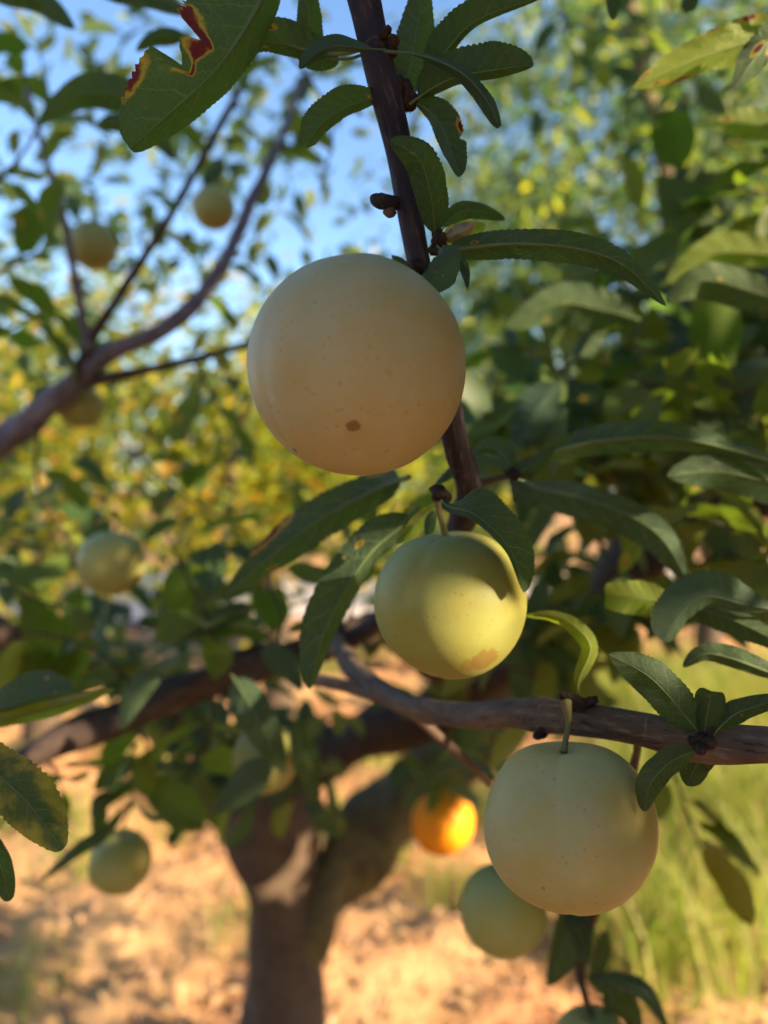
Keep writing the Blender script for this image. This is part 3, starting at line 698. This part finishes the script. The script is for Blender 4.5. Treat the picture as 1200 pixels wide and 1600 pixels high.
# ------------------------------------------------------------------ leaves and twigs further back
def leaf_template(k, ny=12, nc=2):
    rs = np.random.default_rng(100 + k)
    v = np.linspace(0, 1, ny); prof = v ** .6 * (1 - v) ** .68; prof /= prof.max()
    us = np.linspace(-1, 1, 2 * nc + 1)
    hw = rs.uniform(.19, .25); droop = rs.uniform(.1, .55); fold = rs.uniform(.25, .8)
    V = np.zeros((ny, len(us), 3))
    for j, u in enumerate(us):
        V[:, j, 0] = u * hw * prof * (1 + .04 * rs.normal())
        V[:, j, 1] = v * (1 - droop * .25 * v)
        V[:, j, 2] = -droop * .5 * v ** 2 + abs(u) * hw * prof * fold * .6 + .025 * np.sin(v * 11 + k + u) * abs(u)
    UV = np.zeros((ny, len(us), 2)); UV[..., 0] = us * .5 + .5; UV[..., 1] = v[:, None]
    i = np.arange(ny * len(us)).reshape(ny, len(us))
    Fc = np.stack([i[:-1, :-1], i[:-1, 1:], i[1:, 1:], i[1:, :-1]], -1).reshape(-1, 4)
    # petiole
    pv = np.array([[-.010, -.14, 0], [.010, -.14, 0], [.008, .02, .004], [-.008, .02, .004], [0, -.14, -.014], [0, .02, -.010]])
    b = len(us) * ny
    pf = np.array([[0, 1, 2, 3], [1, 4, 5, 2], [4, 0, 3, 5]]) + b
    V = np.concatenate([V.reshape(-1, 3), pv]); V[:, 1] += .14
    UV = np.concatenate([UV.reshape(-1, 2), np.full((6, 2), .5)])
    Fc = np.concatenate([Fc, pf])
    A = np.zeros((len(V), 3))
    if k % 3 == 2: A[:, 1] = rs.uniform(.15, .5)
    if k % 4 == 3:
        su, sv = rs.uniform(-.9, .9), rs.uniform(.3, .9)
        A[:, 0] = np.clip(1.15 - np.hypot((UV[:, 0] * 2 - 1 - su) * .45, UV[:, 1] - sv) / .09 * .6, 0, 1)
    return mesh_np('leaf', V, Fc, np.full(len(Fc), 4), UV, A)
GAPS = ((P(762, 930, .24), .046), (oc_ + RIGHT * .036, .072), (P(1110, 400, .43), .045), (P(1165, 192, .40), .065), (P(1100, 80, .285), .055), (P(40, 640, .77), .04), (P(345, 430, .79), .04),
        (P(1120, 500, .74), .03), (P(1150, 735, .31), .04), (P(990, 930, .283), .022), (P(1100, 445, .375), .04), (P(470, 830, .325), .015),
        (P(1120, 300, .45), .045), (P(1150, 480, .45), .045), (P(1130, 620, .5), .045), (P(1000, 430, .55), .045), (P(1050, 800, .5), .045), (P(900, 480, .5), .04))
def sun_gap(pts, p, rad, keep=.2):      # a gap between the leaves that lets the sun through to point p
    q = pts - np.array(p); s_ = q @ np.array(SUN_DIR); off = np.linalg.norm(q - s_[:, None] * np.array(SUN_DIR), axis=1)
    far_ok = (s_ > 1.3) & (np.random.default_rng(1).random(len(pts)) < keep)
    return (off > rad) | (s_ < 0) | far_ok
TEMPL = [leaf_template(k) for k in range(9)]
for tm in TEMPL: tm.materials.append(M['leaf_mid'])
def orient(direction, up):
    y = Vector(direction).normalized(); z = Vector(up); z = (z - y * z.dot(y)).normalized(); x = y.cross(z)
    return Matrix((x, y, z)).transposed()
def put_leaf(parent, p, direction, up, size):
    if not all(sun_gap(np.array([tuple(p)]), g, r_ + .015, 0)[0] for g, r_ in GAPS[:6]): return None
    pm_ = Vector(p) + Vector(direction).normalized() * size * .55 - CAM; dm_ = pm_.dot(FWD)
    for x_, y_, d_, r_, *_r in far_plums:      # leaves grow round the fruit, not across it
        if dm_ < d_ + .02 and math.hypot(600 + pm_.x / dm_ * F - x_, 800 - pm_.dot(UP) / dm_ * F - y_) < r_ + .022 * F / dm_: return None
    o = bpy.data.objects.new('leaf', random.choice(TEMPL))
    setup(o, parent, p)
    o.rotation_euler = orient(direction, up).to_euler()
    o.scale = (size,) * 3
    return o
def leafy(parent, rows, n, size=.058, s0=.1, spread=.9):
    """n leaves set alternately along a polyline of (px, py, depth)"""
    C = catmull([tuple(P(*r_[:3])) for r_ in rows], 40); T = norm(np.gradient(C, axis=0))
    for k in range(n):
        f = s0 + (1 - s0) * (k + random.random() * .7) / n
        i = min(39, int(f * 39)); t_ = Vector(T[i]); p = Vector(C[i])
        rd = Vector((random.gauss(0, 1), random.gauss(0, .8), random.gauss(-.15, .7)))
        rd = (rd - t_ * rd.dot(t_)).normalized()
        dr = t_ * random.uniform(.2, .8) + rd * spread + Vector((0, 0, -.25))
        up = Vector((random.gauss(0, .5), random.gauss(-.2, .5), 1))
        put_leaf(parent, p, dr, up, size * random.uniform(.65, 1.2))
def leafy_twig(rows, n, mat='bark_limb', size=.056, half=3.0):
    d0 = [(a_, b_, d, half * (1 - .6 * q / (len(rows) - 1))) for q, (a_, b_, d) in enumerate(rows)]
    tw = ptube('twig', d0, mat, tree, seg=8, step=.01, rough=.1)
    leafy(tw, rows, n, size)
    return tw
# leaves on the twigs already standing at upper left
leafy(twig_a, [(125, 470, .73), (100, 345, .72), (76, 262, .71), (45, 150, .7), (20, 60, .7)], 12, .045)
leafy(twig_b, [(215, 418, .73), (283, 308, .72), (330, 220, .71), (385, 120, .70), (410, 40, .70)], 13, .045)
leafy(twig_c, [(170, 590, .75), (290, 565, .74), (390, 538, .73), (470, 520, .72)], 7, .05)
leafy(branch_left, [(250, 518, .76), (355, 400, .80), (395, 310, .83), (440, 215, .86), (470, 130, .9)], 10, .05)
TW = [  # (polyline, number of leaves)
    ([(-60, 330, .62), (20, 260, .62), (70, 170, .62), (60, 60, .62)], 7),
    ([(-80, 480, .66), (10, 420, .66), (90, 380, .68)], 6),
    ([(-60, 560, .7), (40, 500, .72), (120, 470, .75)], 5),
    ([(430, 60, .55), (480, 120, .55), (520, 200, .56), (500, 300, .58)], 4),
    ([(60, 660, .76), (60, 760, .72), (110, 850, .68), (130, 930, .66)], 9),
    ([(200, 700, .9), (270, 760, .85), (330, 800, .8), (400, 830, .78)], 8),
    ([(300, 560, .75), (350, 650, .7), (370, 720, .68)], 4),
    ([(-60, 880, .6), (40, 930, .58), (140, 960, .56), (250, 985, .55)], 11),
    ([(330, 1062, .53), (330, 980, .5), (290, 900, .5), (260, 830, .52)], 8),
    ([(230, 1102, .52), (180, 1040, .5), (110, 1000, .5), (20, 985, .5)], 10),
    ([(430, 1030, .54), (440, 960, .52), (420, 900, .54), (470, 830, .56)], 7),
    ([(200, 1115, .53), (230, 1170, .56), (210, 1230, .57), (205, 1262, .575)], 10),
    ([(330, 1062, .53), (330, 1130, .55), (300, 1190, .58), (230, 1200, .6)], 6),
    ([(60, 1180, .5), (90, 1210, .52), (60, 1260, .55)], 5),
    ([(540, 995, .57), (560, 900, .6), (590, 830, .6), (640, 770, .6)], 8),
    ([(960, 640, .8), (900, 600, .7), (850, 560, .62), (800, 540, .58)], 9),
    ([(1040, 562, .76), (1000, 480, .66), (960, 420, .6), (900, 400, .58)], 10),
    ([(1120, 502, .74), (1120, 430, .6), (1090, 350, .55), (1060, 260, .55)], 9),
    ([(1250, 620, .55), (1170, 610, .5), (1090, 600, .48), (1000, 600, .48)], 11),
    ([(1260, 700, .5), (1180, 660, .46), (1100, 640, .44)], 8),
    ([(1000, 760, .8), (930, 720, .6), (880, 690, .5), (850, 640, .48)], 10),
    ([(1240, 850, .5), (1160, 830, .44), (1090, 810, .42), (1000, 800, .42)], 10),
    ([(1080, 820, .9), (1020, 760, .7), (960, 730, .6), (900, 740, .55)], 9),
    ([(1260, 310, .5), (1190, 300, .48), (1130, 290, .48)], 5),
    ([(1050, 1190, .6), (1060, 1230, .58), (1080, 1290, .56), (1100, 1340, .56)], 6),
    ([(1260, 900, .42), (1190, 880, .40), (1130, 860, .40)], 5),
]
for rows, n in TW: leafy_twig(rows, n)

# ------------------------------------------------------------------ foliage masses
def leaf_cloud(centers, sizes, up_bias=1.0, detail=True, seed=0, palette=(0, 1)):
    """one mesh of many small leaves (numpy)"""
    rs = np.random.default_rng(seed); n = len(centers)
    if detail:
        v = np.array([0, .25, .55, .8, 1.0]); hw = np.array([.01, .19, .22, .14, .0])
        T = []
        for a_, h in zip(v, hw): T += [(-h, a_, h * .35 - .25 * a_ * a_), (0, a_, -.25 * a_ * a_), (h, a_, h * .35 - .25 * a_ * a_)]
        T = np.array(T)
        i = np.arange(15).reshape(5, 3)
        Ft = np.stack([i[:-1, :-1], i[:-1, 1:], i[1:, 1:], i[1:, :-1]], -1).reshape(-1, 4)
    else:
        T = np.array([(0, 0, 0), (-.22, .45, .06), (0, .45, -.05), (.22, .45, .06), (0, 1, -.2)])
        Ft = np.array([(0, 2, 1, 1), (0, 3, 2, 2), (1, 2, 4, 4), (2, 3, 4, 4)])
    y = norm(rs.normal(0, 1, (n, 3)) * np.array([1, 1, .6]) + np.array([0, 0, -.35]))
    z = rs.normal(0, .55, (n, 3)) + np.array([0, 0, up_bias]); z = norm(z - y * (y * z).sum(1)[:, None])
    x = np.cross(y, z)
    B = np.stack([x, y, z], 1)
    V = (T[None] @ B) * sizes[:, None, None] + centers[:, None]
    k = len(T)
    if detail:
        Fc = (Ft[None] + (np.arange(n) * k)[:, None, None]).reshape(-1, 4); flat = Fc; sz = np.full(len(Fc), 4)
    else:
        Fc = (Ft[None, :, :3] + (np.arange(n) * k)[:, None, None]).reshape(-1, 3); flat = Fc; sz = np.full(len(Fc), 3)
    A = np.zeros((n, k, 3)); rv = palette[0] + (palette[1] - palette[0]) * rs.random(n)
    A[..., 2] = rv[:, None]; A[..., 1] = (rs.random(n) * .5)[:, None]
    return mesh_np('crown', V.reshape(-1, 3), flat, sz, None, A.reshape(-1, 3))

# crown leaves too many to tell apart, plus unseen clumps added for shade
def clumps(rs, lo, hi, ncl, per, sd):
    cs = rs.uniform(lo, hi, (ncl, 3))
    return (cs[:, None] + rs.normal(0, 1, (ncl, per, 3)) * sd).reshape(-1, 3)
rs = np.random.default_rng(21)
def in_frame(pts, margin):
    q = pts - np.array(CAM); d = q @ np.array(FWD); d_ = np.maximum(d, .05)
    px = 600 + q[:, 0] / d_ * F; py = 800 - (q @ np.array(UP)) / d_ * F
    return (d > 0) & (px > -margin) & (px < 1200 + margin) & (py > -margin) & (py < 1600 + margin), px, py, d
shade_clumps = []
# unseen clumps right of and behind the viewer, added to block the sun
b1 = clumps(rs, (.75, -.95, 1.35), (1.9, .75, 2.55), 46, 95, .12); shade_clumps.append(b1)
b1 = clumps(rs, (.55, .2, 1.45), (1.5, 1.5, 2.3), 34, 90, .12); shade_clumps.append(b1)
# unseen clumps added between the fruit and the sun to shade it
ctr = np.array([.0, .42, 1.36]) + np.array(SUN_DIR) * rs.uniform(.75, 1.7, (190, 1))
side = np.array(SUN_DIR.cross(Vector((0, 0, 1))).normalized()); top = np.cross(side, np.array(SUN_DIR))
ctr = ctr + side * rs.uniform(-1.05, .75, (190, 1)) + top * rs.uniform(-.6, .6, (190, 1))
shade_clumps.append((ctr[:, None] + rs.normal(0, 1, (190, 90, 3)) * .10).reshape(-1, 3))
ctr = np.array(P(425, 1300, 1.19)) + np.array(SUN_DIR) * rs.uniform(.95, 2.4, (60, 1)) + side * rs.uniform(-.28, .28, (60, 1)) + top * rs.uniform(-.3, .25, (60, 1))  # more unseen clumps, added to put the trunk in shade
shade_clumps.append((ctr[:, None] + rs.normal(0, 1, (60, 80, 3)) * .09).reshape(-1, 3))
# low unseen clumps beside and behind the viewer, added to cut ground bounce
shade_clumps.append(clumps(rs, (.95, -1.3, .45), (2.1, .35, 1.4), 70, 90, .12))
shade_clumps.append(clumps(rs, (-1.7, -1.0, .25), (-.65, .25, 1.25), 45, 90, .12))
# unseen clumps behind the viewer and to the left, added to screen the sky
shade_clumps.append(clumps(rs, (-1.3, -1.7, .9), (1.6, -.62, 2.9), 70, 95, .13))
shade_clumps.append(clumps(rs, (-1.6, -.6, 1.2), (-.75, .6, 2.5), 22, 90, .12))
# unseen clumps overhead, added to dim light from above
b2 = clumps(rs, (-.9, -.2, 2.05), (.9, 1.3, 2.7), 22, 80, .12); shade_clumps.append(b2)
pts = np.concatenate(shade_clumps)
inf, px, py, d = in_frame(pts, 120)
pts = pts[~inf & (np.linalg.norm(pts - np.array(CAM), axis=1) > .6)]
# leaves of the crown in view, right of the middle
vis = []
def add_vis(n, x0, x1, y0, y1, d0, d1, ncl, sd=45):
    for k in range(ncl):
        cx, cy, cz = rs.uniform(x0, x1), rs.uniform(y0, y1), rs.uniform(d0, d1)
        for q in range(n // ncl):
            vis.append(tuple(P(cx + rs.normal(0, sd), cy + rs.normal(0, sd), cz + rs.normal(0, .06))))
add_vis(420, 780, 1250, 380, 760, .75, 1.5, 30)
add_vis(420, 560, 1250, -40, 520, 1.6, 3.0, 44, 60)
add_vis(260, -40, 560, 150, 480, 1.4, 2.6, 34, 55)
add_vis(90, 0, 560, -40, 200, 1.3, 2.4, 16, 50)
add_vis(90, 280, 760, 1040, 1230, .85, 1.15, 14, 30)
add_vis(130, 430, 920, 760, 980, 1.1, 2.2, 18, 40)
add_vis(60, 0, 420, 840, 1040, .8, 1.4, 12, 40)
add_vis(120, 640, 1010, 850, 1080, .62, .95, 16, 35)
add_vis(70, 300, 700, 1060, 1220, .8, 1.05, 12, 30)
add_vis(110, -30, 520, 60, 420, .95, 1.6, 16, 55)
add_vis(260, 790, 1250, 360, 720, .58, .95, 26, 40)
add_vis(160, 880, 1250, 0, 380, .9, 1.6, 20, 45)
add_vis(160, 900, 1250, 560, 900, .65, 1.1, 14)
add_vis(150, 640, 1200, 20, 420, 1.4, 2.0, 16)
add_vis(70, 0, 480, 780, 1010, .75, 1.3, 12)
add_vis(50, 0, 420, 420, 800, 1.0, 1.6, 10)
add_vis(150, 0, 560, 120, 430, 1.2, 2.4, 20, 60)
add_vis(40, 0, 300, 20, 200, 1.2, 2.0, 8, 50)
add_vis(60, 120, 330, 1020, 1180, .7, 1.1, 8, 30)
pts = np.concatenate([pts, np.array(vis)])
for k_, (p_, r_) in enumerate(GAPS): pts = pts[sun_gap(pts, p_, r_, (.06, 0, 0, 0, 0)[k_] if k_ < 5 else .15)]
fo = obj('foliage', leaf_cloud(pts - np.array(WP[tree.name]), rs.uniform(.04, .068, len(pts)), seed=5, palette=(0, .72)), M['foliage'], tree, WP[tree.name])  # crown leaves in view and the unseen shading clumps, one mesh
tag(fo, None, None, None, 'stuff')

# ------------------------------------------------------------------ neighbouring trees
def far_tree(x, y, h, rx, rz, ncl, per, label, seed, name='orchard_tree', palette=(0, 1), sd=.15, lean=0.0, size=(.06, .095)):
    rs = np.random.default_rng(seed)
    z0 = float(gz(np.array(x), np.array(y)))
    e = empty(name, (x, y, z0)); tag(e, label, 'tree', 'trees standing behind the plum tree')
    fork = h - 2 * rz + .15
    fork = max(.45, fork)
    tube('trunk', [Vector((x, y, z0 - .1)), Vector((x, y, z0 + .05)), Vector((x + .03, y, z0 + fork * .6)), Vector((x + lean, y, z0 + fork))], [.13, .10, .075, .07], 'bark_trunk', e, seg=12, step=.05, rough=.1)
    cz = z0 + h - rz
    cl = []
    for k in range(ncl):
        u = norm(rs.normal(0, 1, 3)); r_ = rs.random() ** .45
        cl.append(np.array([x + lean, y, cz]) + u * r_ * np.array([rx, rx * .85, rz]))
    cl = np.array(cl)
    for k in range(7):
        p2 = Vector(cl[rs.integers(0, ncl)]); p0 = Vector((x + lean, y, z0 + fork - .05))
        pm = p0.lerp(p2, .5) + Vector((0, 0, .12)) + Vector(rs.normal(0, .08, 3))
        tube('branch', [p0, pm, p2], [.045, .028, .010], 'bark_limb', e, seg=8, step=.06, rough=.1)
    pts = (cl[:, None] + rs.normal(0, 1, (ncl, per, 3)) * sd * np.array([1, 1, .8])).reshape(-1, 3)
    pts = pts[pts[:, 2] > z0 + .25]
    c = obj('crown', leaf_cloud(pts - np.array([x, y, z0]), rs.uniform(size[0], size[1], len(pts)), detail=False, seed=seed, palette=palette, up_bias=.45), M['foliage_far'], e, (x, y, z0))
    tag(c, None, None, None, 'stuff')
    return e
far_tree(-1.65, 3.7, 2.35, 1.05, .85, 90, 75, 'low sunlit yellow green tree behind the purple branch at left', 31, palette=(.4, 1))
far_tree(-.55, 3.9, 2.30, .75, .85, 65, 75, 'sunlit tree seen in the gap left of the largest plum', 32, palette=(.4, .99))
far_tree(.40, 5.3, 2.05, .75, .85, 60, 80, 'low bushy tree seen between the middle plum and the thick right limb', 41, palette=(.25, .97))
far_tree(2.1, 5.0, 5.6, 2.0, 2.2, 210, 110, 'tall airy tree with blue sky gaps filling the upper right', 33, palette=(0, .9))
far_tree(.75, 7.4, 4.6, 1.6, 1.8, 120, 110, 'tree farther back, between the hanging branch and the tall airy tree', 34, palette=(0, .9))
far_tree(-3.6, 6.6, 3.3, 1.5, 1.1, 60, 85, 'hazy tree at the far left beyond the pale track', 35, palette=(.2, 1))
far_tree(3.9, 7.6, 4.4, 1.7, 1.6, 70, 85, 'tree at the far right behind the tall airy tree', 36, palette=(.1, .95))
far_tree(-2.4, 13.5, 3.6, 2.1, 1.5, 70, 70, 'distant tree beyond the pale track, left of the middle', 37, palette=(.1, .9), size=(.08, .12), sd=.25)
far_tree(1.6, 14.0, 3.8, 2.2, 1.6, 70, 70, 'distant tree beyond the pale track, right of the middle', 38, palette=(.1, .9), size=(.08, .12), sd=.25)
far_tree(-7.0, 14.5, 3.8, 2.2, 1.6, 60, 70, 'distant tree at the far left end of the row', 39, palette=(.1, .9), size=(.08, .12), sd=.25)
far_tree(6.0, 14.5, 4.2, 2.3, 1.7, 60, 70, 'distant tree at the far right end of the row', 40, palette=(.1, .9), size=(.08, .12), sd=.25)

# ------------------------------------------------------------------ grass, clods and litter
def blades(n, fx, hmin, hmax, wid, seed):
    rs = np.random.default_rng(seed)
    XY = np.array([fx(rs) for _ in range(n)])
    X, Y = XY[:, 0], XY[:, 1]; Z = soil_z(X, Y) - .005
    h = rs.uniform(hmin, hmax, n); a_ = rs.uniform(0, 2 * math.pi, n); bend = rs.uniform(.1, 1.0, n) * h
    ca, sa = np.cos(a_), np.sin(a_); wd = rs.uniform(.5, 1, n) * wid
    V = np.zeros((n, 7, 3))
    for k, f in enumerate((0, .4, .75, 1.0)):
        cx = X + ca * bend * f * f; cy = Y + sa * bend * f * f; cz = Z + h * f * (1 - .15 * f)
        wk = wd * (1 - f) ** .6
        if k < 3:
            V[:, 2 * k] = np.stack([cx - sa * wk, cy + ca * wk, cz], -1); V[:, 2 * k + 1] = np.stack([cx + sa * wk, cy - ca * wk, cz], -1)
        else: V[:, 6] = np.stack([cx, cy, cz], -1)
    q = np.array([(0, 1, 3, 2), (2, 3, 5, 4)]); tr = np.array([(4, 5, 6)])
    off = (np.arange(n) * 7)
    fq = (q[None] + off[:, None, None]).reshape(-1); ft = (tr[None] + off[:, None, None]).reshape(-1)
    A = np.zeros((n, 7, 3)); A[..., 2] = rs.random(n)[:, None]
    return mesh_np('grass', V.reshape(-1, 3), np.concatenate([fq, ft]), np.concatenate([np.full(2 * n, 4), np.full(n, 3)]), None, A.reshape(-1, 3))
t = NT('grass_blades')
at = t.node('ShaderNodeAttribute', attribute_name='lf'); sep = t.node('ShaderNodeSeparateColor'); t.put(sep.inputs[0], at.outputs['Color'])
gcol = t.mix(t.smooth(sep.outputs[2], .35, .95), (.17, .22, .025), (.42, .34, .10))
t.set(Base_Color=gcol, Roughness=.6)
tr = t.node('ShaderNodeBsdfTranslucent'); t.put(tr.inputs[0], t.mix(t.smooth(sep.outputs[2], .35, .95), (.42, .52, .05), (.55, .44, .11)))
mx = t.node('ShaderNodeMixShader', {0: .4}); t.put(mx.inputs[1], t.b.outputs[0]); t.put(mx.inputs[2], tr.outputs[0]); t.put(t.out.inputs[0], mx.outputs[0])
M['grass'] = t.m
def tall_spot(rs):
    y = rs.uniform(1.9, 5.5); q = rs.integers(0, 60); r2 = np.random.default_rng(300 + q); y = r2.uniform(1.9, 5.5); return (y * r2.uniform(.25, .62) + rs.normal(0, .12), y + rs.normal(0, .12))
def tufts(rs):
    k = rs.integers(0, 40); r2 = np.random.default_rng(900 + k)
    y = r2.uniform(1.9, 6); x = y * r2.uniform(-.55, .4)
    return (x + rs.normal(0, .09), y + rs.normal(0, .09))
tag(obj('tall_grass', blades(7000, tall_spot, .08, .48, .0065, 4), M['grass'], None, (0, 0, 0)), 'tall sunlit grass and weeds at lower right', 'grass', None, 'stuff')
tag(obj('grass_tufts', blades(4500, tufts, .05, .2, .004, 5), M['grass'], None, (0, 0, 0)), 'thin grass tufts scattered on the dry soil', 'grass', None, 'stuff')
def clods(n, seed):
    rs = np.random.default_rng(seed)
    y = rs.uniform(1.6, 7.5, n); x = y * rs.uniform(-.62, .62, n); z = soil_z(x, y)
    s = rs.uniform(.004, .017, n) * np.where(rs.random(n) > .95, 1.8, 1)
    base = np.array([(1, 0, 0), (-1, 0, 0), (0, 1, 0), (0, -1, 0), (0, 0, 1), (0, 0, -1)], float)
    f = np.array([(0, 2, 4), (2, 1, 4), (1, 3, 4), (3, 0, 4), (2, 0, 5), (1, 2, 5), (3, 1, 5), (0, 3, 5)])
    V = base[None] * rs.uniform(.6, 1.3, (n, 6, 1)) + rs.normal(0, .18, (n, 6, 3))
    a_ = rs.uniform(0, 6.3, n); ca, sa = np.cos(a_)[:, None], np.sin(a_)[:, None]
    V = np.stack([V[..., 0] * ca - V[..., 1] * sa, V[..., 0] * sa + V[..., 1] * ca, V[..., 2] * .7], -1) * s[:, None, None]
    V = V + np.stack([x, y, z + s * .25], -1)[:, None]
    Fc = (f[None] + (np.arange(n) * 6)[:, None, None]).reshape(-1, 3)
    return mesh_np('clods', V.reshape(-1, 3), Fc, np.full(len(Fc), 3), None, None, False)
M['clod'] = plain_material('clod', (.26, .13, .075), (.50, .30, .18), 22, .95)
tag(obj('soil_clods', clods(5200, 6), M['clod'], None, (0, 0, 0)), 'loose soil clods and pebbles on the ground', 'soil', None, 'stuff')
rs = np.random.default_rng(8)
n = 2600; y = rs.uniform(1.6, 7, n); x = y * rs.uniform(-.62, .62, n)
lit = leaf_cloud(np.stack([x, y, soil_z(x, y) + .018], -1), rs.uniform(.03, .06, n), 2.2, False, 9, (.86, 1.0))
M['litter'] = plain_material('litter', (.22, .13, .06), (.46, .31, .17), 9, .9)
tag(obj('leaf_litter', lit, M['litter'], None, (0, 0, 0)), 'dry fallen leaves strewn over the soil', 'leaf litter', None, 'stuff')
